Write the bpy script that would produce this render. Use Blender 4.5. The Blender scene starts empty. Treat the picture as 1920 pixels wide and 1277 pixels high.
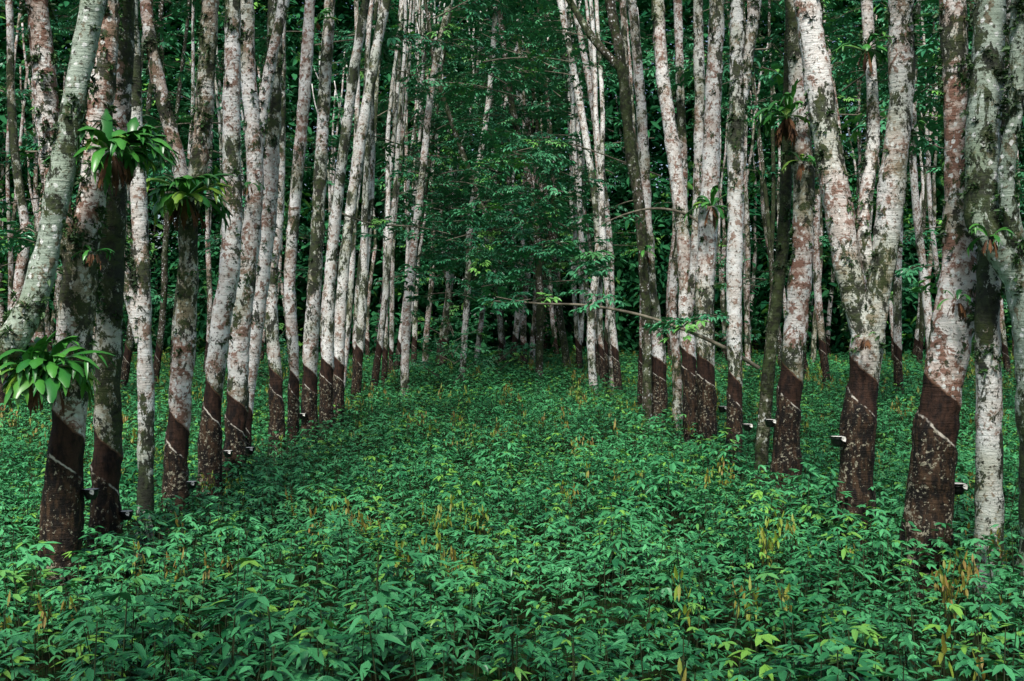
import bpy, math, random
import numpy as np
from mathutils import Vector, noise, Matrix, Euler
random.seed(7)
R=random.random
def U(a,b): return a+(b-a)*random.random()
scene=bpy.context.scene
col=scene.collection

# ---------------------------------------------------------------- camera
CAMH=2.19; F=2027.0
cam=bpy.data.cameras.new("camera"); co=bpy.data.objects.new("camera",cam); col.objects.link(co)
cam.lens=38.0; cam.sensor_width=36; cam.clip_end=2000
co.location=(0,0,CAMH); co.rotation_euler=(math.radians(90-0.79),0,math.radians(-0.99))
scene.camera=co
def S(px,py,d):
    """bearing read off the photo + distance -> world position"""
    return Vector(((px-925)/F*d, d, CAMH-(py-610)/F*d))

# ---------------------------------------------------------------- node helpers
class NT:
    def __init__(s,name):
        s.m=bpy.data.materials.new(name); s.m.use_nodes=True
        s.t=s.m.node_tree; s.t.nodes.clear()
        s.out=s.n('ShaderNodeOutputMaterial')
    def n(s,k,**kw):
        nd=s.t.nodes.new(k)
        for a,b in kw.items(): setattr(nd,a,b)
        return nd
    def l(s,a,b): s.t.links.new(a,b)
    def setin(s,sock,v):
        if isinstance(v,bpy.types.NodeSocket): s.l(v,sock)
        else: sock.default_value=v
    def math(s,op,a,b=0.0,clamp=False):
        nd=s.n('ShaderNodeMath',operation=op); nd.use_clamp=clamp
        s.setin(nd.inputs[0],a); s.setin(nd.inputs[1],b); return nd.outputs[0]
    def step(s,v,lo,hi):
        nd=s.n('ShaderNodeMapRange',interpolation_type='SMOOTHSTEP')
        s.setin(nd.inputs[0],v); s.setin(nd.inputs[1],lo); s.setin(nd.inputs[2],hi); return nd.outputs[0]
    def mix(s,f,a,b):
        nd=s.n('ShaderNodeMix',data_type='RGBA')
        s.setin(nd.inputs[0],f)
        s.setin(nd.inputs[6],a if isinstance(a,bpy.types.NodeSocket) else (*a,1))
        s.setin(nd.inputs[7],b if isinstance(b,bpy.types.NodeSocket) else (*b,1))
        return nd.outputs[2]
    def noise(s,vec,scale,detail=4,rough=0.55,dist=0.0):
        nd=s.n('ShaderNodeTexNoise'); s.l(vec,nd.inputs['Vector'])
        nd.inputs['Scale'].default_value=scale; nd.inputs['Detail'].default_value=detail
        nd.inputs['Roughness'].default_value=rough; nd.inputs['Distortion'].default_value=dist
        return nd.outputs[0]
    def scale(s,vec,sc):
        nd=s.n('ShaderNodeVectorMath',operation='MULTIPLY'); s.l(vec,nd.inputs[0]); nd.inputs[1].default_value=sc
        return nd.outputs[0]

def bark(name,pale,tan,rust,mossamt=0.0,rustamt=0.0):
    t=NT(name)
    tc=t.n('ShaderNodeTexCoord'); oi=t.n('ShaderNodeObjectInfo')
    off=t.n('ShaderNodeVectorMath',operation='ADD'); t.l(tc.outputs['Object'],off.inputs[0])
    r=t.math('MULTIPLY',oi.outputs['Random'],60.0); t.l(r,off.inputs[1])
    P=off.outputs[0]
    n1=t.noise(P,3.0,4,0.7)
    c=t.mix(t.step(n1,0.41,0.58),pale,tan)
    v=t.n('ShaderNodeTexVoronoi'); t.l(t.scale(P,(1,1,0.8)),v.inputs['Vector']); v.inputs['Scale'].default_value=17
    ld=t.math('ADD',v.outputs['Distance'],t.math('MULTIPLY',t.noise(P,34,2),0.7))
    lich=t.math('SUBTRACT',1.0,t.step(ld,0.57,0.67))
    nr=t.noise(P,9.0,5,0.75,0.4)
    rust_m=t.step(t.math('ADD',nr,t.math('MULTIPLY',n1,0.35)),0.70-rustamt,0.745-rustamt)
    c=t.mix(t.math('MULTIPLY',rust_m,0.9),c,rust)
    c=t.mix(t.math('MULTIPLY',lich,0.85),c,(0.80,0.81,0.78))
    mf=t.noise(P,0.9,2)
    c=t.mix(t.math('MULTIPLY',t.step(mf,0.46,0.62),0.48),c,(0.26,0.33,0.19))
    nz=t.noise(t.scale(P,(5,5,50)),1.0,3,0.6)
    ring=t.step(nz,0.60,0.70)
    c=t.mix(t.math('MULTIPLY',ring,0.28),c,(0.13,0.10,0.08))
    speck=t.step(t.noise(P,24,4,0.78),0.57,0.615)
    c=t.mix(t.math('MULTIPLY',speck,0.85),c,(0.045,0.036,0.022))
    nm=t.noise(t.scale(P,(1,1,0.6)),4.6,6,0.8,0.3)
    mm=t.step(t.math('ADD',nm,t.math('MULTIPLY',mf,0.5)),0.765-mossamt,0.805-mossamt)
    mosscol=t.mix(t.step(nr,.4,.6),(0.010,0.011,0.005),(0.042,0.060,0.018))
    c=t.mix(t.math('MULTIPLY',mm,0.95),c,mosscol)
    # --- tapping panel
    uv=t.n('ShaderNodeUVMap',uv_map="bark"); sp=t.n('ShaderNodeSeparateXYZ'); t.l(uv.outputs[0],sp.inputs[0])
    u=sp.outputs[0]; h=sp.outputs[1]
    lo=t.math('ADD',h,t.math('MULTIPLY',t.math('SUBTRACT',u,0.5),0.62))
    lo=t.math('ADD',lo,t.math('MULTIPLY',t.math('SUBTRACT',n1,0.5),0.12))
    darkn=t.noise(t.scale(P,(3,3,1)),6,5,0.7)
    wood=t.mix(t.step(darkn,0.35,0.65),(0.010,0.006,0.005),(0.055,0.027,0.017))
    below=t.mix(t.step(darkn,0.42,0.66),(0.008,0.006,0.005),(0.070,0.040,0.022))
    fl=t.step(t.math('ADD',t.noise(P,28,4,0.75),t.math('MULTIPLY',n1,0.4)),0.775,0.83)
    below=t.mix(t.math('MULTIPLY',fl,0.8),below,(0.40,0.37,0.27))
    c=t.mix(t.math('SUBTRACT',1.0,t.step(lo,0.315,0.335)),c,wood)
    c=t.mix(t.math('SUBTRACT',1.0,t.step(lo,-0.006,0.006)),c,below)
    edge=t.math('SUBTRACT',1.0,t.step(t.math('ABSOLUTE',t.math('SUBTRACT',lo,0.325)),0.004,0.016))
    c=t.mix(t.math('MULTIPLY',edge,0.6),c,(0.16,0.08,0.045))
    lat=t.math('SUBTRACT',1.0,t.step(t.math('ABSOLUTE',lo,0),0.003,0.014))
    front=t.math('MULTIPLY',t.step(u,0.2,0.24),t.math('SUBTRACT',1.0,t.step(u,0.74,0.78)))
    lat=t.math('MULTIPLY',lat,front)
    c=t.mix(t.math('MULTIPLY',lat,t.step(t.noise(P,11,2),0.40,0.58)),c,(0.60,0.55,0.47))
    b=t.n('ShaderNodeBsdfPrincipled'); t.l(c,b.inputs['Base Color']); b.inputs['Roughness'].default_value=0.8
    b.inputs['Specular IOR Level'].default_value=0.25
    hgt=t.math('ADD',t.math('MULTIPLY',nr,0.7),t.math('MULTIPLY',nz,0.35))
    bp=t.n('ShaderNodeBump'); bp.inputs['Strength'].default_value=0.9; bp.inputs['Distance'].default_value=0.035
    t.l(hgt,bp.inputs['Height']); t.l(bp.outputs[0],b.inputs['Normal'])
    t.l(b.outputs[0],t.out.inputs[0]); return t.m

B_PALE=bark("bark_pale",(0.79,0.77,0.74),(0.57,0.50,0.45),(0.25,0.135,0.095))
B_RUST=bark("bark_rust",(0.74,0.70,0.66),(0.49,0.38,0.32),(0.21,0.10,0.066),0.01,0.03)
B_GREY=bark("bark_grey",(0.38,0.45,0.37),(0.25,0.31,0.24),(0.16,0.13,0.08),0.01,-0.03)
B_DARK=bark("bark_dark",(0.15,0.13,0.10),(0.07,0.065,0.045),(0.04,0.027,0.018),0.06,0.02)
B_WHITE=bark("bark_white",(0.82,0.81,0.78),(0.68,0.63,0.58),(0.28,0.17,0.12),0.0,-0.02)

def leafmat(name,c1,c2,c3=None,rough=0.45,patch=0.35,c3f=0.86,diffuse=False):
    t=NT(name)
    at=t.n('ShaderNodeAttribute',attribute_name="pr"); g=t.n('ShaderNodeNewGeometry'); oi=t.n('ShaderNodeObjectInfo')
    rnd=t.math('FRACT',t.math('ADD',at.outputs['Fac'],oi.outputs['Random']))
    n=t.noise(g.outputs['Position'],patch,2)
    f=t.math('ADD',t.math('MULTIPLY',t.step(n,0.38,0.62),0.5),t.math('MULTIPLY',rnd,0.5))
    f=t.math('ADD',f,t.math('MULTIPLY',t.math('SUBTRACT',g.outputs['Random Per Island'],0.5),0.7),True)
    c=t.mix(f,c1,c2)
    if c3:
        c=t.mix(t.step(t.math('FRACT',t.math('MULTIPLY',rnd,7.31)),c3f,c3f+.1),c,c3)
    if diffuse:
        b=t.n('ShaderNodeBsdfDiffuse'); t.l(c,b.inputs[0])
    else:
        b=t.n('ShaderNodeBsdfPrincipled'); t.l(c,b.inputs['Base Color']); b.inputs['Roughness'].default_value=rough
        b.inputs['Specular IOR Level'].default_value=0.55
    t.l(b.outputs[0],t.out.inputs[0])
    return t.m
def simple(name,c,rough=0.6,c2=None,sc=8,spec=0.4):
    t=NT(name); tc=t.n('ShaderNodeTexCoord')
    cc=t.mix(t.step(t.noise(tc.outputs['Object'],sc,3,0.6),0.35,0.65),c,c2 or tuple(x*0.6 for x in c))
    b=t.n('ShaderNodeBsdfPrincipled'); t.l(cc,b.inputs['Base Color']); b.inputs['Roughness'].default_value=rough
    b.inputs['Specular IOR Level'].default_value=spec
    t.l(b.outputs[0],t.out.inputs[0]); return t.m
M_UG=leafmat("undergrowth_leaf",(0.011,0.115,0.036),(0.095,0.41,0.150),(0.18,0.41,0.06),0.38)
M_UGY=leafmat("young_leaf",(0.20,0.32,0.03),(0.27,0.17,0.04))
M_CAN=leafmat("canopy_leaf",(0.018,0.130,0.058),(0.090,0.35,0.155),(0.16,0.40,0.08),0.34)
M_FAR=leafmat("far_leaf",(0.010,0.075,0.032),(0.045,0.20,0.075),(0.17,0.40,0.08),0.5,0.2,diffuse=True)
M_FERN=leafmat("fern_leaf",(0.015,0.13,0.022),(0.08,0.30,0.04),(0.20,0.36,0.04),0.35,2)
M_DEAD=simple("dead_frond",(0.20,0.09,0.035),0.85,(0.07,0.035,0.02))
M_STEM=simple("stem",(0.05,0.075,0.025),0.7)
M_TWIG=simple("twig",(0.20,0.18,0.13),0.8,(0.07,0.06,0.04))
M_CUP=simple("cup_black",(0.012,0.012,0.013),0.35)
M_LATEX=simple("latex_white",(0.8,0.79,0.74),0.35,(0.74,0.72,0.66))
M_TUFT=leafmat("tuft_leaf",(0.015,0.035,0.010),(0.04,0.12,0.02),None,0.6,2)

# ---------------------------------------------------------------- mesh builder
class MB:
    def __init__(s): s.v=[];s.f=[];s.mi=[];s.uv=[];s.pr=[];s.c=0.0
    def obj(s,name,mats,smooth=True,link=True,origin=None,uv=False,pr=False):
        me=bpy.data.meshes.new(name)
        o=origin or Vector((0,0,0))
        me.from_pydata([tuple(Vector(p)-o) for p in s.v],[],s.f)
        for m in mats: me.materials.append(m)
        me.polygons.foreach_set("material_index",s.mi)
        me.polygons.foreach_set("use_smooth",[smooth]*len(s.f))
        if uv:
            l=me.uv_layers.new(name="bark"); flat=[]
            for q in s.uv:
                for a in q: flat+=[a[0],a[1]]
            l.data.foreach_set("uv",flat)
        if pr:
            a=me.attributes.new("pr",'FLOAT','FACE'); a.data.foreach_set("value",s.pr)
        me.update()
        ob=bpy.data.objects.new(name,me); ob.location=o
        if link: col.objects.link(ob)
        return ob
    def add(s,f,mi,uv=None):
        s.f.append(f); s.mi.append(mi); s.uv.append(uv or [(0,0)]*len(f)); s.pr.append(s.c)
    def leaf(s,base,d,n,L,W,droop=0.3,mi=0,fold=0.15):
        """8-vert folded, drooping blade"""
        d=d.normalized(); side=d.cross(n).normalized(); up=side.cross(d).normalized()
        i=len(s.v)
        def p(t,w,z): return base+d*(L*t)+side*(W*w)+up*(z*L)
        dr=lambda t:-droop*t*t
        s.v+=[p(0,0,0),p(.32,0,dr(.32)-fold*W/L),p(.68,0,dr(.68)-fold*W/L),p(1,0,dr(1)),
              p(.30,.46,dr(.3)),p(.66,.36,dr(.66)),p(.30,-.46,dr(.3)),p(.66,-.36,dr(.66))]
        for q in ((0,1,4),(1,2,5,4),(2,3,5),(0,6,1),(1,6,7,2),(2,7,3)):
            s.add(tuple(i+a for a in q),mi)
    def leafq(s,base,d,n,L,W,droop=0.3,mi=0):
        """two-quad blade folded on the midrib"""
        d=d.normalized(); side=d.cross(n).normalized(); up=side.cross(d).normalized()
        i=len(s.v); up=up*0.14*W; dn=Vector((0,0,-droop*L*0.5))
        s.v+=[base,base+d*L*.32+side*W*.48+up,base+d*L*.68+side*W*.38+up+dn*.4,base+d*L+dn,
              base+d*L*.68-side*W*.38+up+dn*.4,base+d*L*.32-side*W*.48+up]
        s.add((i,i+1,i+2,i+3),mi); s.add((i,i+3,i+4,i+5),mi)
    def tube(s,pts,segs=6,mi=0,cap=True,hoff=10,ground=0.0,rn=0.0,shape=None):
        n=len(pts); A=None; i0=len(s.v)
        for k,(p,r) in enumerate(pts):
            if k==0: T=pts[1][0]-p
            elif k==n-1: T=p-pts[k-1][0]
            else: T=pts[k+1][0]-pts[k-1][0]
            T=T.normalized()
            if A is None:
                A=Vector((0,1,0)) if abs(T.y)<0.85 else Vector((0,0,1))
            A=(A-T*A.dot(T)).normalized()
            Lf=T.cross(A).normalized()
            for j in range(segs):
                th=2*math.pi*j/segs
                rr=r
                if shape: rr=shape(p,th,r)
                q=p+(A*math.cos(th)+Lf*math.sin(th))*rr
                if rn: q+= (q-p)*(rn*noise.noise(q*3.2)+rn*0.6*noise.noise(q*11))
                s.v.append(q)
        for k in range(n-1):
            h0=pts[k][0].z-ground+hoff; h1=pts[k+1][0].z-ground+hoff
            for j in range(segs):
                a=i0+k*segs+j; b=i0+k*segs+(j+1)%segs
                u0=j/segs;u1=(j+1)/segs
                s.add((a,b,b+segs,a+segs),mi,[(u0,h0),(u1,h0),(u1,h1),(u0,h1)])
        if cap:
            s.add(tuple(i0+(n-1)*segs+j for j in range(segs)),mi,[(0.5,pts[-1][0].z+10)]*segs)

def spline(cp,step):
    out=[]
    for i in range(len(cp)-1):
        p0=cp[max(i-1,0)];p1=cp[i];p2=cp[i+1];p3=cp[min(i+2,len(cp)-1)]
        m=max(1,int((p2[0]-p1[0]).length/step))
        for k in range(m):
            t=k/m; t2=t*t;t3=t2*t
            q=0.5*((2*p1[0])+(p2[0]-p0[0])*t+(2*p0[0]-5*p1[0]+4*p2[0]-p3[0])*t2+(3*p1[0]-p0[0]-3*p2[0]+p3[0])*t3)
            out.append((q,p1[1]+(p2[1]-p1[1])*t))
    out.append(cp[-1]); return out

canopy=[]
tufts=[]
def add_spray(p,s=1.0,tilt=0.5):
    canopy.append((p,(U(-tilt,tilt),U(-tilt,tilt),U(0,6.28)),s*U(0.75,1.25)))

def grow(mb,p,d,r,top,depth,segs,tips,step=0.5):
    pts=[(p.copy(),r)]; q=p.copy(); d=d.normalized()
    ln=0; fork=U(2.0,4.0)
    while q.z<top and r>0.018:
        d=(d+Vector((U(-.07,.07),U(-.07,.07),0.05))).normalized()
        q=q+d*step; r*=0.968; ln+=step; pts.append((q.copy(),r))
        if q.z>6: tips.append((q.copy(),r))
        if ln>fork and depth>0:
            a=U(0,6.28); sd=Vector((math.cos(a),math.sin(a),0.0))
            grow(mb,q,(d+sd*U(.25,.6)),r*0.6,top-U(0,2),depth-1,max(5,segs-3),tips,step)
            ln=0; fork=U(1.2,2.5)
    if len(pts)>1: mb.tube(spline(pts,0.3),segs,cap=True,rn=0.08)

def tree(name,limbs,mat,cut=None,segs=28,step=0.05,top=15,crown=1.0,link=True,near=True,tuft=0):
    mb=MB(); tips=[]
    base=limbs[0][0][0]
    g=base.z
    for li,cp in enumerate(limbs):
        hoff=(10 if cut is None or li>0 else -cut)
        def shape(p,th,r,li=li):
            h=p.z-g; u=th/(2*math.pi)
            if near: r*=1+0.05*noise.noise(Vector((h*1.6,base.x*3,li*5)))+0.04*noise.noise(Vector((h*5,base.x*7,li)))
            if li==0:
                r=r*(1+0.22*math.exp(-max(h,0)/0.22)*(1+0.35*math.sin(3*th+g*9)))
                if cut is not None:
                    lo=h-cut+(u-0.5)*0.62
                    if lo<0.31 and lo>0 : r-=0.009
                    elif lo<=0: r*=1.04
            return r
        sp=spline(cp,step)
        mb.tube(sp,segs,cap=False,hoff=hoff,ground=g,rn=0.16 if near else 0.10,shape=shape)
        if cp[-1][0].z<top-1 and not (len(limbs)>1 and li==0):
            d=(cp[-1][0]-cp[-2][0])
            grow(mb,cp[-1][0],d,cp[-1][1],top+U(-1,1.5),2,max(8,segs//2),tips)
        if tuft:
            for k in range(tuft):
                q,r=random.choice(sp)
                if q.z<1.9: continue
                a=U(0,6.28); dr=Vector((math.cos(a),math.sin(a),0))
                for w in range(random.randint(1,5)):
                    dd=(dr+Vector((U(-.3,.3),U(-.3,.3),0))).normalized()
                    tufts.append((q+dd*r*0.95+Vector((0,0,U(-.12,.12))),(U(-.5,.5),math.radians(60),math.atan2(dd.y,dd.x)),U(.5,1.2)))
    for q,r in tips:
        if q.z>8.5 and R()<0.50*crown:
            add_spray(q+Vector((U(-.9,.9),U(-.9,.9),U(-.6,.6))),U(1.0,1.5))
    ob=mb.obj(name,[mat],origin=base,uv=True,link=link)
    return ob,tips

def T(d,mat,*polys,cut=None,tuft=10,top=15,crown=0.15,dd=0.0):
    limbs=[]
    for pi,poly in enumerate(polys):
        L=[]
        for k,(px,py,rp) in enumerate(poly):
            dk=d+(dd*k*(1 if pi%2 else -1) if pi>0 else 0)
            L.append((S(px,py,dk),rp/F*d))
        limbs.append(L)
    b=limbs[0][0]; nb=(Vector((b[0].x,b[0].y,-0.05)),b[1]*1.03)
    limbs[0]=[nb]+[q for q in limbs[0] if q[0].z>0.15]
    c=None
    if cut is not None: c=CAMH-(cut-610)/F*d+0.05
    ob,_=tree("rubber_tree",limbs,mat,cut=c,tuft=int(tuft*2.6),top=top,crown=crown)
    return ob

def cup(par,px,py,d,s=0.06):
    """latex cup on a wire ring, child of its tree"""
    c=S(px,py,d); mb=MB()
    prof=[(0.02,-0.9),(0.62,-0.85),(0.85,-0.3),(1.0,0.45),(1.08,0.5),(0.98,0.52),(0.95,0.45)]
    sg=20
    for r,z in prof:
        for j in range(sg):
            a=2*math.pi*j/sg; mb.v.append(c+Vector((math.cos(a)*r*s,math.sin(a)*r*s,z*s)))
    for k in range(len(prof)-1):
        for j in range(sg):
            a=k*sg+j;b=k*sg+(j+1)%sg; mb.add((a,b,b+sg,a+sg),0)
    k=(len(prof)-1)*sg
    mb.add(tuple(k+j for j in range(sg)),1)
    ring=[(c+Vector((math.cos(a)*s*1.08,math.sin(a)*s*1.08,s*0.25)),0.003) for a in [k*math.pi/8 for k in range(17)]]
    mb.tube(ring,5,0)
    dirx=Vector((par.location.x-c.x,par.location.y-c.y,0))
    mb.tube([(c+dirx*0.1,0.003),(c+dirx*0.5+Vector((0,0,.03)),0.003),(c+dirx*0.9+Vector((0,0,.05)),0.003)],5,0)
    mb.leaf(c+dirx*0.75+Vector((0,0,.13)),-dirx+Vector((0,0,-.03)),Vector((0,0,1)),dirx.length*0.8,0.03,0.15,0)
    mb.leaf(c+Vector((s*.3,-s*1.02,s*.56)),Vector((.3,-.1,-.5)),Vector((0,-1,0.2)),s*.8,s*.7,.1,1)
    o=mb.obj("latex_cup",[M_CUP,M_LATEX],origin=c)
    o.parent=par; o.matrix_parent_inverse=Matrix.Translation(-par.location)
    return o

# ---------------------------------------------------------------- near rubber trees, left row
t=T(8.0,B_GREY,[(-95,1150,38),(-90,900,34),(-60,750,34),(0,665,32)],[(0,665,32),(48,610,27),(88,500,23),(122,330,23),(150,180,22),(185,0,22)],[(-60,760,28),(-75,500,24),(-70,200,22),(-60,0,20)],tuft=16,dd=0.05)
t=T(8.6,B_RUST,[(112,1100,38),(128,850,33),(140,700,32),(150,600,33),(158,470,35)],[(158,480,31),(178,380,26),(190,250,25),(203,100,24),(212,-10,23)],[(150,500,26),(118,400,22),(105,300,22),(92,150,20),(78,-10,19)],cut=860,tuft=26,dd=0.06)
cup(t,174,922,8.6)
t=T(9.3,B_RUST,[(196,1120,27),(203,880,26),(207,650,25),(212,480,25),(222,300,24),(236,120,21),(240,-10,20)],cut=893,tuft=24)
cup(t,240,962,9.3,0.055)
T(10.4,B_WHITE,[(272,1060,16),(277,800,15),(274,600,14),(266,400,15),(258,200,14),(252,0,13)],[(268,640,11),(240,520,10),(218,420,9),(205,250,9)],tuft=12)
t=T(11.4,B_RUST,[(328,1030,24),(334,830,21),(348,650,20),(356,500,18),(357,380,18)],[(356,400,13),(335,290,13),(308,180,13),(285,60,12),(280,-10,12)],[(358,400,16),(380,290,17),(392,130,16),(400,-10,15)],cut=838,tuft=14,dd=0.08)
cup(t,361,906,11.2,0.055)
T(12.6,B_PALE,[(392,985,22),(400,760,18),(415,620,18),(436,470,18),(438,250,17),(441,-10,14)],cut=775,tuft=16)
t=T(13.8,B_PALE,[(432,945,20),(446,770,20),(452,620,19),(472,450,17),(482,320,16),(470,150,14),(465,-10,13)],[(480,330,11),(500,180,11),(530,30,10),(540,-20,10)],cut=795,tuft=14,dd=0.1)
cup(t,429,848,13.5,0.06); cup(t,470,842,13.5,0.06)
T(14.6,B_PALE,[(460,930,11),(466,760,11),(490,560,13),(505,400,16),(515,200,15),(520,-10,13)],cut=800,tuft=14)
T(16.6,B_PALE,[(520,870,15),(519,720,13),(510,560,11),(525,380,10),(528,150,10),(530,-10,9)],cut=735,tuft=12)
t=T(17.6,B_PALE,[(549,850,11),(552,690,10),(545,520,11),(560,330,11),(575,150,11),(585,-10,10)],cut=735,tuft=8)
t=T(19.0,B_PALE,[(580,845,15),(582,700,14),(592,520,13),(602,330,12),(612,150,11),(622,-10,10)],cut=725,tuft=8)
cup(t,568,778,18.8,0.07)
T(20.4,B_WHITE,[(612,800,13),(614,680,12),(622,500,11),(640,330,10),(668,120,9),(690,-10,8)],cut=710,tuft=4)
T(21.8,B_WHITE,[(634,785,11),(636,660,11),(648,480,10),(672,300,10),(706,100,9),(730,-10,8)],cut=705,tuft=4)
# ---------------------------------------------------------------- near rubber trees, right row
t=T(7.9,B_GREY,[(1975,1160,46),(1965,900,42),(1955,640,42),(1940,520,44)],[(1935,540,30),(1890,475,30),(1850,410,30),(1848,250,31),(1856,100,30),(1862,-10,28)],[(1945,540,26),(1910,440,18),(1893,330,15),(1908,200,15),(1915,-10,14)],tuft=16,dd=0.05)
T(8.3,B_WHITE,[(1868,1165,26),(1864,950,25),(1862,740,24),(1858,560,23),(1868,400,21),(1880,200,20),(1884,-10,19)],tuft=16)
t=T(8.6,B_RUST,[(1738,1110,45),(1752,900,40),(1772,740,37),(1793,600,38),(1804,480,31),(1805,330,28),(1798,180,26),(1788,-10,25)],cut=815,tuft=30)
cup(t,1804,916,8.6,0.065)
t=T(10.0,B_PALE,[(1606,1025,37),(1610,850,31),(1622,740,30),(1630,620,31)],[(1630,650,25),(1600,540,24),(1578,420,26),(1558,300,26),(1535,150,25),(1512,-10,24)],[(1632,640,24),(1655,520,23),(1676,350,25),(1692,180,23),(1692,-10,22)],[(1650,540,14),(1622,430,13),(1640,250,12),(1630,60,11)],cut=765,tuft=16,dd=0.05)
cup(t,1575,826,9.9,0.07)
t=T(12.4,B_RUST,[(1472,975,29),(1482,780,23),(1492,640,22),(1506,480,20),(1508,350,19),(1500,200,18),(1490,-10,17)],cut=755,tuft=18)
cup(t,1447,792,12.3,0.065); cup(t,1404,800,12.6,0.06)
T(12.9,B_DARK,[(1424,950,13),(1436,780,12),(1448,650,12),(1470,450,11),(1478,250,10),(1482,-10,9)],tuft=14)
T(14.7,B_WHITE,[(1376,925,15),(1380,740,14),(1378,560,14),(1380,380,15),(1380,230,15)],[(1380,240,13),(1382,100,13),(1380,-10,12)],[(1380,250,10),(1400,130,11),(1418,-10,11)],cut=755,tuft=12)
t=T(16.6,B_PALE,[(1330,885,18),(1326,720,17),(1322,560,18),(1330,400,18),(1337,200,15),(1345,-10,14)],cut=715,tuft=14)
cup(t,1357,766,16.5,0.07)
T(17.6,B_PALE,[(1298,860,16),(1296,720,14),(1286,600,13)],[(1286,620,12),(1282,450,13),(1262,280,13),(1240,120,12),(1232,-10,12)],[(1286,610,10),(1305,480,10),(1312,250,10),(1308,-10,9)],cut=700,tuft=8,dd=0.1)
T(19.5,B_RUST,[(1272,820,10),(1270,680,9),(1262,560,9),(1280,380,9),(1275,150,8),(1270,-10,8)],tuft=6)
T(21.5,B_PALE,[(1234,790,17),(1235,670,15),(1222,560,13),(1212,430,12),(1205,250,10),(1190,50,9)],cut=705,tuft=8)
T(21.0,B_DARK,[(1215,790,9),(1212,600,9),(1200,400,10),(1180,260,11),(1165,120,10),(1140,-10,9)],[(1165,130,8),(1110,70,7),(1060,-10,6)],tuft=4,dd=0.2)
# slender leaning stems standing towards the end of the aisle
T(31,B_WHITE,[(1114,740,8),(1108,600,7),(1122,450,7),(1100,270,7),(1065,80,6),(1042,-40,6)],tuft=0)
T(33,B_PALE,[(1150,735,7),(1146,560,7),(1140,420,6),(1112,200,6),(1078,20,5)],tuft=0)
T(30,B_PALE,[(758,745,8),(765,560,8),(790,350,7),(812,150,6),(850,-20,6)],tuft=0)
T(36,B_WHITE,[(866,720,6),(878,520,6),(884,400,6),(915,200,5),(930,20,5)],tuft=0)
T(34,B_DARK,[(1010,735,7),(1012,560,7),(1000,380,6),(960,200,6),(935,0,5)],[(1000,400,6),(930,430,5),(880,320,5),(830,180,4)],tuft=0)

# ---------------------------------------------------------------- remaining planting rows
mats=[B_PALE,B_WHITE,B_PALE,B_RUST,B_RUST,B_DARK]
protos=[]
for k in range(12):
    rb=U(0.11,0.16); fk=U(3.2,8)
    w=lambda z:Vector((0.17*math.sin(z*0.6+k*1.7),0.15*math.cos(z*0.5+k),0))
    trunk=[(Vector((0,0,-0.05)),rb)]
    for z in (0.6,1.4,2.2,3.2,4.5,6,fk): 
        if z<=fk: trunk.append((Vector((0,0,z))+w(z)-w(0),rb*(1-0.035*z)))
    top=trunk[-1]; limbs=[trunk]
    for m in range(random.choice([1,2,2])):
        a=(k*1.1+m*math.pi)+U(-.4,.4); sp=U(0.05,0.14) if m or k%2 else U(0,.05)
        L=[(top[0]-Vector((0,0,.25)),top[1]*0.8)]; q=top[0].copy()
        for z in range(4):
            q=q+Vector((math.cos(a)*sp,math.sin(a)*sp,1.0))*1.3+Vector((U(-.1,.1),U(-.1,.1),0)); L.append((q.copy(),top[1]*(0.78-0.07*z)))
        limbs.append(L)
    cutv=U(1.0,1.35) if k%5 else None
    ob,tips=tree("rubber_tree",limbs,mats[k%6],cut=cutv,segs=14,step=0.12,top=15,crown=0,link=False,near=False)
    protos.append((ob.data,tips))
    bpy.data.objects.remove(ob)
def plant(x,y,lx=0.0,s=1.0,k=None,crown=0.5,low=7.0):
    k=random.randrange(12) if k is None else k
    me,tips=protos[k]
    o=bpy.data.objects.new("rubber_tree",me); col.objects.link(o)
    rz=U(-0.6,0.6); o.rotation_euler=(U(-.04,.04),lx+U(-.035,.035),rz); o.location=(x,y,0); o.scale=(s,s,U(.95,1.1))
    M=Matrix.Translation(o.location)@o.rotation_euler.to_matrix().to_4x4()@Matrix.Diagonal((*o.scale,1))
    for q,r in tips:
        if R()<crown:
            p=M@q
            if p.z>low: add_spray(p+Vector((U(-1,1),U(-1,1),U(-.7,.7))),U(1.1,1.7))
y=23.0
while y<46:
    plant(-3.45+U(-.2,.2),y+U(-.2,.2),0.045+0.0017*(y-20),U(.7,.88),k=random.choice((0,1,2,6,7,8,3)),crown=.2)
    if R()<0.3: plant(-3.2+U(-.2,.2),y+0.9,0.09,0.6,crown=.2)
    y+=U(1.8,2.6)
y=23.5
while y<46:
    plant(3.45+U(-.2,.2),y+U(-.2,.2),-0.05,U(.7,.88),k=random.choice((0,1,2,6,7,8,3)),crown=.2)
    y+=U(2.0,2.8)
for rx in (-10.3,-17,-24,10.3,17,24):
    y=11+U(0,2) if abs(rx)<11 else 18+U(0,3)
    while y<52:
        if abs(rx)/y<0.56: plant(rx+U(-.3,.3),y,0.03*(-1 if rx>0 else 1),U(.8,1.0),crown=0.5,low=6)
        y+=U(2.2,2.9)
for k in range(55):
    x=U(-26,26); y=U(47,64)
    plant(x,y,U(-.05,.05),U(.8,1.1),crown=0.35,low=6)
for x,y,l in ((0.3,48,0.0),(1.3,44,0.04),(2.1,47,-.03),(-0.9,52,.05),(3.0,43,-.08),(1.8,50,0.02),(-2.2,46,.05),(0.9,53,0)):
    plant(x,y,l,1.1,crown=.3)
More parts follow.
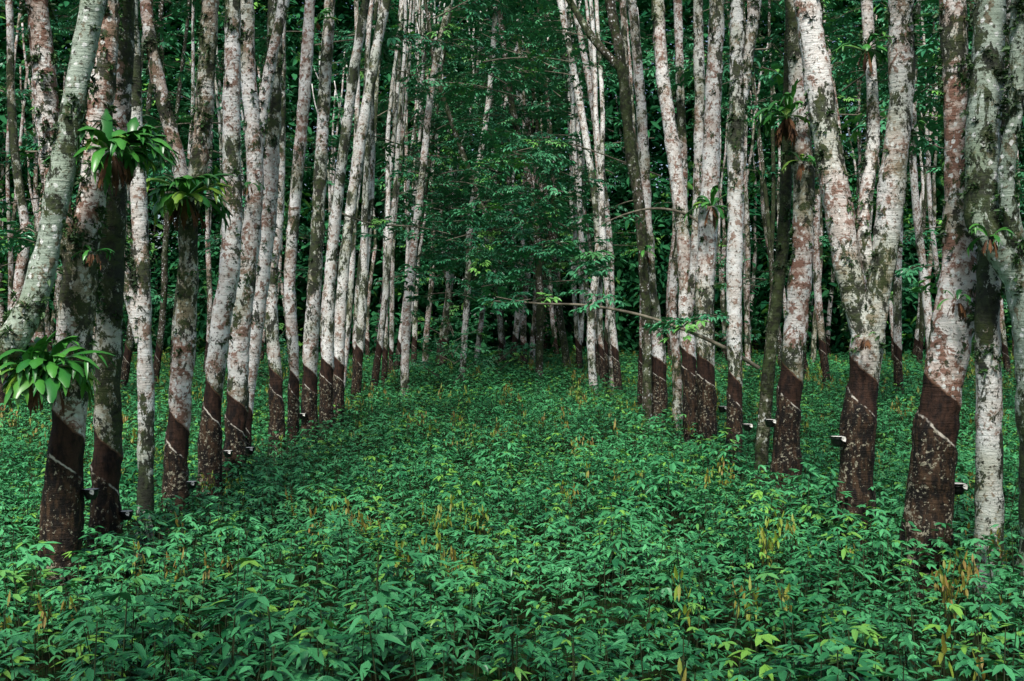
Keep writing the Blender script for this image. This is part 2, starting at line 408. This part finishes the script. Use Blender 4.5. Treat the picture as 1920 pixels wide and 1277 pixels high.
for rx in (-3.45,3.45,-10.3,10.3,-17,17):   # the rows carry on behind the viewpoint
    y=-13
    while y<(5.5 if abs(rx)<4 else 7):
        if not(abs(rx)<4 and y>3.0): plant(rx+U(-.2,.2),y,0.02*(-1 if rx>0 else 1),1.0,crown=0.30 if abs(rx)<4 else .95,low=7.5)
        y+=U(2.6,3.0)

# ---------------------------------------------------------------- boughs
bough_mb=MB()
def bough(p,d,L,r=0.02,s=1.0,dens=0.30,droop=0.16):
    pts=[(p.copy(),r)];q=p.copy();d=d.normalized();n=max(3,int(L/dens));st=L/n
    for k in range(n):
        d=(d+Vector((U(-.12,.12),U(-.12,.12),-droop*st+U(-.05,.05)))).normalized()
        q=q+d*st; pts.append((q.copy(),r*(1-0.85*(k+1)/n)+0.002))
        if k>n*0.2:
            add_spray(q+Vector((U(-.25,.25),U(-.25,.25),U(-.1,.1))),s,0.35)
            if R()<0.5:
                side=Vector((-d.y,d.x,0))*random.choice((-1,1))
                add_spray(q+side*U(.25,.7)+Vector((0,0,U(-.2,.1))),s,0.35)
    bough_mb.tube(pts,5,0)
for k in range(215):
    sgn=random.choice((-1,1)); y=23+23*R()**0.5
    zmin=3.0 if y>34 else 3.4+(34-y)*0.28
    z=U(zmin,15 if y>32 else 10.5)
    p=Vector((sgn*U(0.0,4.0),y,z)); a=U(-1.3,1.3)
    bough(p,Vector((-sgn*math.cos(a),math.sin(a),U(0.0,.7))),U(1.2,3.4),s=U(.9,1.35))
for k in range(75):
    p=Vector((U(-5,5),U(42,52),U(3.4,17))); a=U(0,6.28)
    bough(p,Vector((math.cos(a),math.sin(a),U(0,.5))),U(1.5,3.5),s=U(1.1,1.4))
for k in range(350):
    sgn=random.choice((-1,1)); y=U(19,50)
    p=Vector((sgn*U(4.6,6+y*0.42),y,U(3.2,17))); a=U(0,6.28)
    bough(p,Vector((math.cos(a),math.sin(a),U(0,.5))),U(1.5,3.5),s=U(1,1.4))
for k in range(42):   # unseen limbs behind and beside the viewpoint, added to shade the foreground corners
    sgn=random.choice((-1,1))
    p=Vector((sgn*U(2.8,8.5),U(-7,0.0),U(8.5,11.5))); a=U(-1.2,1.2)
    bough(p,Vector((sgn*math.cos(a),math.sin(a),.2)),U(2,3.5),s=1.5)
for k in range(6):  # a few more unseen limbs, added to dim the middle foreground
    p=Vector((U(-2.5,2.5),U(-7,-3.8),U(9,11))); a=U(0,6.28)
    bough(p,Vector((math.cos(a),math.sin(a),.2)),U(1.5,2.5),s=1.4)
for cx,cy,h in ((-1.1,30,2.0),(-1.6,32,2.2),(0.2,36,1.2),(-6,30,1.8),(7,33,2.0)):
    for k in range(8):
        a=U(0,6.28); bough(Vector((cx,cy,U(.5,h))),Vector((math.cos(a),math.sin(a),.7)),U(.6,1.2),0.012,0.7)
def nearbough(pts,d,sprays):
    bough_mb.tube(spline([(S(a,b,d+dz),r) for a,b,dz,r in pts],0.1),8,0,rn=0.1)
    for a,b,n,spr in sprays:
        for k in range(n):
            add_spray(S(a+U(-spr,spr),b+U(-spr*.35,spr*.35),d+U(-.4,.4)),U(.6,.9),0.3)
nearbough([(1425,690,0,.030),(1370,657,-.1,.028),(1290,620,-.1,.025),(1200,590,0,.022),(1100,572,.1,.018),(1000,568,.1,.013),(930,556,.1,.006)],15.2,
   [(1290,600,7,35),(1330,590,3,20),(960,570,5,40),(1150,560,3,30)])
nearbough([(1325,430,0,.024),(1290,402,0,.022),(1230,390,0,.019),(1170,402,.1,.015),(1120,425,.2,.007)],17,
   [(1120,490,13,45),(1060,470,9,50),(1130,420,6,50),(990,455,10,50),(1000,400,9,60),(940,520,7,50)])
nearbough([(640,400,0,.02),(700,420,0,.016),(780,425,0,.012),(850,440,.1,.006)],21,
   [(760,430,10,50),(850,460,10,50),(790,510,7,50),(900,480,9,40),(880,400,9,50),(840,560,6,40),(860,330,8,60)])
nearbough([(1240,330,0,.02),(1160,300,0,.016),(1060,270,0,.012),(960,285,.1,.006)],23,
   [(1040,260,12,60),(960,290,10,50),(1000,340,10,60),(1080,330,8,50),(900,250,8,50)])
bough_mb.obj("overhanging_branches",[M_TWIG],uv=True)

far=[]
for k in range(15000):
    y=U(56,80); x=U(-0.62*y,0.62*y); z=U(0.3,32)
    low=z<7
    th=-0.34 if not low else (-0.16 if abs(x)>5 else 0.02)
    if noise.noise(Vector((x*.35,y*.1,z*.35)))>th: far.append((Vector((x,y,z)),(U(-.7,.7),U(-.7,.7),U(0,6.28)),U(2.0,3.4)))
for k in range(2600):   # woodland edge that closes the view behind the last rows
    y=U(80,96); x=U(-0.64*y,0.64*y); z=U(0.1,8)
    if abs(x)>4 or noise.noise(Vector((x*.5,y*.1,z*.5)))>-0.05: far.append((Vector((x,y,z)),(U(-.6,.6),U(-.6,.6),U(0,6.28)),U(2.6,4.0)))

# ---------------------------------------------------------------- foliage prototypes
def proto_collection(name,obs):
    c=bpy.data.collections.new(name)
    for o in obs: c.objects.link(o)
    return c
def compound(mb,p,d,L,W,mi=0,n=3,spread=0.9,droop=.3,quad=False):
    fn=mb.leafq if quad else mb.leaf
    for k in range(n):
        a=(k-(n-1)/2)*spread
        dd=Matrix.Rotation(a,3,'Z')@d
        dd=dd+Vector((0,0,U(-.25,.1)))
        fn(p,dd,Vector((U(-.25,.25),U(-.25,.25),1)),L*U(.8,1.1)*(1 if k==(n-1)//2 else .85),W,droop,mi)
def spray_proto(k):
    mb=MB(); q=Vector((0,0,0)); d=Vector((1,0,0.15))
    pts=[(q.copy(),.008)]
    for j in range(7):
        d=(d+Vector((U(-.2,.2),U(-.2,.2),-.07))).normalized(); q=q+d*0.09
        if j%3==2: pts.append((q.copy(),.007-.0007*j))
        for s_ in (1,-1):
            if R()<.85:
                a=s_*U(.6,1.3); dd=Matrix.Rotation(a,3,'Z')@d; dd.z=U(-.25,.3); pe=q+dd.normalized()*U(.07,.16)
                compound(mb,pe,dd,U(.13,.18),U(.055,.070),0,3,.8,.6,quad=True)
    mb.tube(pts,3,1,cap=False)
    return mb
def far_proto(k):
    mb=MB()
    for j in range(34):
        q=Vector((random.gauss(0,.3),random.gauss(0,.3),random.gauss(0,.2))); a=U(0,6.28)
        mb.leafq(q,Vector((math.cos(a),math.sin(a),U(-.6,.2))),Vector((U(-.5,.5),U(-.5,.5),1)),U(.14,.22),U(.07,.10),.3,0)
    return mb
def bake(name,pts,mbs,mats):
    """realise every spray into one foliage mesh"""
    VV=[];FF=[];MI=[];PR=[];off=0
    for k,mb in enumerate(mbs):
        sel=[p for i,p in enumerate(pts) if i%len(mbs)==k]
        if not sel: continue
        v=np.array([tuple(q) for q in mb.v],dtype=np.float32); f=np.array(mb.f,dtype=np.int32); mi=np.array(mb.mi,dtype=np.int32)
        pos=np.array([tuple(p[0]) for p in sel],dtype=np.float32); sc=np.array([p[2] for p in sel],dtype=np.float32)
        M=np.array([[list(r) for r in Euler(p[1]).to_matrix()] for p in sel],dtype=np.float32)*sc[:,None,None]
        w=np.einsum('nij,vj->nvi',M,v)+pos[:,None,:]
        n=len(sel)
        VV.append(w.reshape(-1,3)); FF.append((f[None]+(np.arange(n)*len(v))[:,None,None]+off).reshape(-1,4))
        MI.append(np.tile(mi,n)); PR.append(np.repeat(np.random.RandomState(k).rand(n),len(f))); off+=n*len(v)
    V=np.concatenate(VV);Fc=np.concatenate(FF).astype(np.int32);MI=np.concatenate(MI);PR=np.concatenate(PR).astype(np.float32)
    me=bpy.data.meshes.new(name)
    me.vertices.add(len(V)); me.vertices.foreach_set("co",V.ravel())
    me.loops.add(Fc.size); me.loops.foreach_set("vertex_index",Fc.ravel())
    me.polygons.add(len(Fc)); me.polygons.foreach_set("loop_start",np.arange(0,Fc.size,4,dtype=np.int32))
    for m in mats: me.materials.append(m)
    me.polygons.foreach_set("material_index",MI)
    a=me.attributes.new("pr",'FLOAT','FACE'); a.data.foreach_set("value",PR)
    me.update(calc_edges=True)
    ob=bpy.data.objects.new(name,me); col.objects.link(ob); return ob
bake("canopy_foliage",canopy,[spray_proto(k) for k in range(6)],[M_CAN,M_TWIG])
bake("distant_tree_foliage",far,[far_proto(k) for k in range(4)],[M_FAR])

def ug_plant(mb,P0,s):
    """one seedling added into a patch"""
    mb.c=R(); M=Matrix.Translation(P0)@Euler((U(-.15,.15),U(-.15,.15),U(0,6.28))).to_matrix().to_4x4()
    i0=len(mb.v)
    h=U(.26,.58); q=Vector((0,0,0)); pts=[(q.copy(),.005)]; n=random.randint(3,5)
    w=Vector((U(-.1,.1),U(-.1,.1),0)); a=U(0,6.28); big=U(.66,1.12)
    for j in range(n):
        z=h*(0.42+0.58*(j+1)/n); q=Vector((w.x*z,w.y*z,z)); pts.append((q.copy(),.004-.0004*j))
        for s_ in range(2 if j<n-1 else 3):
            a+=math.pi+U(-.3,.3) if s_ else 1.57+U(-.4,.4)
            dd=Vector((math.cos(a),math.sin(a),U(.15,.5))); pl=U(.03,.09)*(1.2-.5*j/n)
            pe=q+dd.normalized()*pl
            dd.z=U(-.15,.25)
            compound(mb,pe,dd,U(.065,.11)*big,U(.024,.040)*big,0,random.choice((1,3,3,3)),.85,U(.15,.45))
    mb.tube([pts[0],pts[1],pts[-1]],3,1,cap=False)
    for i in range(i0,len(mb.v)): mb.v[i]=M@(mb.v[i]*s)
def shoot(mb,P0,s):
    mb.c=R(); i0=len(mb.v)
    h=U(.45,.62); mb.tube([(Vector((0,0,0)),.004),(Vector((.01,0,h)),.003)],3,1,cap=False)
    for j in range(8):
        a=U(0,6.28); q=Vector((.01,0,h-U(0,.12))); dd=Vector((math.cos(a)*.45,math.sin(a)*.45,random.choice((-1,1,-1))))
        mb.leaf(q+Vector((dd.x,dd.y,0))*.05,dd,Vector((math.cos(a),math.sin(a),.3)),U(.06,.10),U(.018,.027),.1,2)
    for i in range(i0,len(mb.v)): mb.v[i]=mb.v[i]*s+P0
PS=1.5
def patch(dens,s,nsh,name):
    mb=MB(); n=int(dens*PS*PS)
    for k in range(n):
        P0=Vector((U(-PS/2,PS/2)*1.04,U(-PS/2,PS/2)*1.04,0))
        hs=1+.45*noise.noise(Vector((P0.x*1.3,P0.y*1.3,dens+nsh*3+s*7)))
        ug_plant(mb,P0,s*hs*U(.7,1.2))
    cx,cy=U(-.4,.4),U(-.4,.4)
    for k in range(nsh): shoot(mb,Vector((cx+random.gauss(0,.22),cy+random.gauss(0,.22),0)),s*U(.85,1.1))
    return mb.obj(name,[M_UG,M_STEM,M_UGY],link=False,pr=True)
PK=[patch(50,0.97,(0,0,0,2,7,13)[k],f"patch_{k}a") for k in range(6)]+\
   [patch(27,1.08,(0,1,7,12)[k],f"patch_{k}b") for k in range(4)]+[patch(13,1.45,(0,5)[k],f"patch_{k}c") for k in range(2)]
for i,o in enumerate(PK): o.name=f"patch_{i:02d}"
C_UG=proto_collection("undergrowth_kinds",PK)
def tuft_proto(k):
    mb=MB()
    for j in range(9):
        a=U(0,6.28); e=U(.2,1.2)
        mb.leafq(Vector((U(-.02,.02),U(-.02,.02),0)),Vector((math.cos(a)*math.cos(e),math.sin(a)*math.cos(e),math.sin(e))),Vector((U(-1,1),U(-1,1),1)),U(.035,.075),U(.014,.026),.4,0)
    return mb
bake("epiphyte_tufts",tufts,[tuft_proto(k) for k in range(4)],[M_TUFT])

def scatter(name,pts,coll):
    me=bpy.data.meshes.new(name); me.from_pydata([tuple(p[0]) for p in pts],[],[])
    a=me.attributes.new("rot",'FLOAT_VECTOR','POINT'); a.data.foreach_set("vector",[c for p in pts for c in p[1]])
    a=me.attributes.new("scl",'FLOAT','POINT'); a.data.foreach_set("value",[p[2] for p in pts])
    a=me.attributes.new("idx",'INT','POINT'); a.data.foreach_set("value",[p[3] for p in pts])
    ob=bpy.data.objects.new(name,me); col.objects.link(ob)
    g=bpy.data.node_groups.new(name+"_nodes",'GeometryNodeTree')
    g.interface.new_socket("Geometry",in_out='INPUT',socket_type='NodeSocketGeometry')
    g.interface.new_socket("Geometry",in_out='OUTPUT',socket_type='NodeSocketGeometry')
    N=g.nodes.new; i=N('NodeGroupInput');o=N('NodeGroupOutput');ip=N('GeometryNodeInstanceOnPoints')
    ci=N('GeometryNodeCollectionInfo'); ci.inputs['Collection'].default_value=coll
    ci.inputs['Separate Children'].default_value=True; ci.inputs['Reset Children'].default_value=True
    def at(nm,ty):
        n=N('GeometryNodeInputNamedAttribute'); n.data_type=ty; n.inputs[0].default_value=nm; return n.outputs[0]
    L=g.links.new
    L(i.outputs[0],ip.inputs['Points']); L(ci.outputs[0],ip.inputs['Instance']); ip.inputs['Pick Instance'].default_value=True
    L(at("idx",'INT'),ip.inputs['Instance Index']); L(at("rot",'FLOAT_VECTOR'),ip.inputs['Rotation']); L(at("scl",'FLOAT'),ip.inputs['Scale'])
    L(ip.outputs[0],o.inputs[0])
    md=ob.modifiers.new("scatter",'NODES'); md.node_group=g
    return ob

# ---------------------------------------------------------------- ground + undergrowth
def gz(x,y): return 0.04*noise.noise(Vector((x*.3,y*.3,0)))+0.12*noise.noise(Vector((x*.08,y*.08,3)))
mb=MB()
xs=[-600,-200,-80]+[-45+i*1.0 for i in range(91)]+[80,200,600]; ys=[-300,-60]+[-10+i*1.0 for i in range(96)]+[120,300,1500]
for yy in ys:
    for xx in xs: mb.v.append(Vector((xx,yy,gz(xx,yy) if abs(xx)<50 and -12<yy<90 else 0)))
w=len(xs)
for j in range(len(ys)-1):
    for i in range(w-1): mb.add((j*w+i,j*w+i+1,(j+1)*w+i+1,(j+1)*w+i),0)
t=NT("forest_floor"); tc=t.n('ShaderNodeTexCoord'); P=tc.outputs['Object']
c=t.mix(t.step(t.noise(P,3,4,.6),.35,.65),(0.012,0.024,0.007),(0.028,0.022,0.011))
c=t.mix(t.step(t.noise(P,25,4,.7),.48,.58),c,(0.012,0.050,0.014))
b=t.n('ShaderNodeBsdfDiffuse'); t.l(c,b.inputs[0])
t.l(b.outputs[0],t.out.inputs[0])
mb.obj("ground",[t.m])
ug=[]
y=2.2
while y<76:
    hw=0.53*y+2.5; x=-hw
    while x<hw:
        px=x+U(-.12,.12); py=y+U(-.12,.12)
        n=noise.noise(Vector((px*.35,py*.35,7)))
        if y<17: idx=(random.choice((4,5)) if (y>6 and n>0.02 and R()<.68) else random.randrange(4))
        elif y<31: idx=(random.choice((8,9)) if (n>0.02 and R()<.68) else random.choice((6,7)))
        else: idx=random.choice((10,10,11))
        ug.append((Vector((px,py,gz(px,py)-.02)),(U(-.02,.02),U(-.02,.02),random.randrange(4)*math.pi/2+U(-.12,.12)),U(.96,1.1),idx))
        x+=PS
    y+=PS
scatter("undergrowth",ug,C_UG)

# ---------------------------------------------------------------- epiphytic ferns
def strap(mb,p,d,L,W,droop,mi=0,fork=True):
    n=9; side=Vector((-d.y,d.x,0)).normalized() if abs(d.x)+abs(d.y)>1e-4 else Vector((1,0,0))
    q=p.copy(); dd=d.normalized(); rows=[]; ph=U(0,6)
    for k in range(n+1):
        t_=k/n; w=W*(0.30+1.0*math.sin(min(1,t_*1.15)*math.pi*.62))*(1+0.18*math.sin(k*2.3+ph))*(1-0.8*max(0,t_-.75)/.25)
        up=side.cross(dd).normalized()
        rows.append((q-side*w/2+up*w*.2,q.copy(),q+side*w/2+up*w*.2))
        dd=(dd+Vector((0,0,-droop/n*(0.5+1.6*t_)))+side*U(-.06,.06)).normalized(); q=q+dd*L/n
    i=len(mb.v)
    for r in rows: mb.v+=list(r)
    for k in range(n):
        for m in (0,1):
            a=i+k*3+m; mb.add((a,a+1,a+4,a+3),mi)
    if fork:
        for s_ in (-1,1,0):
            e=rows[-4 if s_ else -3][1]
            mb.leaf(e,dd+side*s_*U(.5,1.0),Vector((0,0,1)),L*U(.25,.42),W*.5,.3,mi)
def fern(px,py,d,size,nleaf=16,dead=6,bias=None):
    c=S(px,py,d); mb=MB()
    for k in range(int(nleaf*1.4)):
        mb.c=R()
        a=k*2.4+U(-.2,.2); e=U(.0,1.2)
        dv=Vector((math.cos(a)*math.cos(e),math.sin(a)*math.cos(e),math.sin(e)))
        if bias: dv+=Vector(bias)*.5
        strap(mb,c+Vector((dv.x,dv.y,0))*.04,dv,size*U(.65,1.15),size*U(.13,.21),U(.8,2.1),0)
    for k in range(dead):
        a=U(0,6.28); dv=Vector((math.cos(a)*.5,math.sin(a)*.5,U(-1.2,-.3)))
        strap(mb,c+Vector((dv.x,dv.y,0))*.06-Vector((0,0,.03)),dv,size*U(.35,.8),size*.10,1.0,1,True)
    return mb.obj("staghorn_fern",[M_FERN,M_DEAD],origin=c,pr=True)
fern(352,368,11.05,0.52,24,9); fern(215,285,8.3,0.44,18,6,bias=(.6,-.2,0)); fern(250,275,8.5,0.42,9,3,bias=(.8,0,.1))
fern(95,685,8.1,0.46,24,9,bias=(-.1,-.3,0)); fern(60,700,7.9,0.34,10,5,bias=(-.7,-.3,0)); fern(1478,215,12.1,0.44,12,24,bias=(-.6,-.2,0)); fern(1505,300,12.2,0.27,8,5)
fern(1335,385,16.2,0.45,11,4); fern(1625,90,9.8,0.28,8,3); fern(595,40,18.5,0.45,8,3); fern(1862,440,7.75,0.2,5,6)
fern(1628,630,9.72,0.14,2,18); fern(180,470,8.35,0.16,4,10); fern(470,345,13.4,0.2,5,5); fern(1800,560,8.3,0.18,4,10); fern(1210,470,20.9,.35,6,2)

# ---------------------------------------------------------------- light
SE,SR=math.radians(52),math.radians(192)
wd=bpy.data.worlds.new("World"); scene.world=wd; wd.use_nodes=True
nt=wd.node_tree; nt.nodes.clear(); sky=nt.nodes.new('ShaderNodeTexSky'); sky.sky_type='NISHITA'; sky.sun_disc=False
sky.sun_elevation=SE; sky.sun_rotation=SR; sky.dust_density=2
bg=nt.nodes.new('ShaderNodeBackground'); bg.inputs[1].default_value=0.13; ow=nt.nodes.new('ShaderNodeOutputWorld')
nt.links.new(sky.outputs[0],bg.inputs[0]); nt.links.new(bg.outputs[0],ow.inputs[0])
sl=bpy.data.lights.new("sun",'SUN'); sl.energy=5.0; sl.angle=math.radians(13); sl.color=(1,.97,.91)
so=bpy.data.objects.new("sun",sl); col.objects.link(so)
dirv=Vector((math.sin(SR)*math.cos(SE),math.cos(SR)*math.cos(SE),math.sin(SE)))
so.rotation_euler=dirv.to_track_quat('Z','Y').to_euler(); so.location=dirv*50
scene.view_settings.view_transform='Standard'; scene.view_settings.look='None'; scene.view_settings.exposure=0
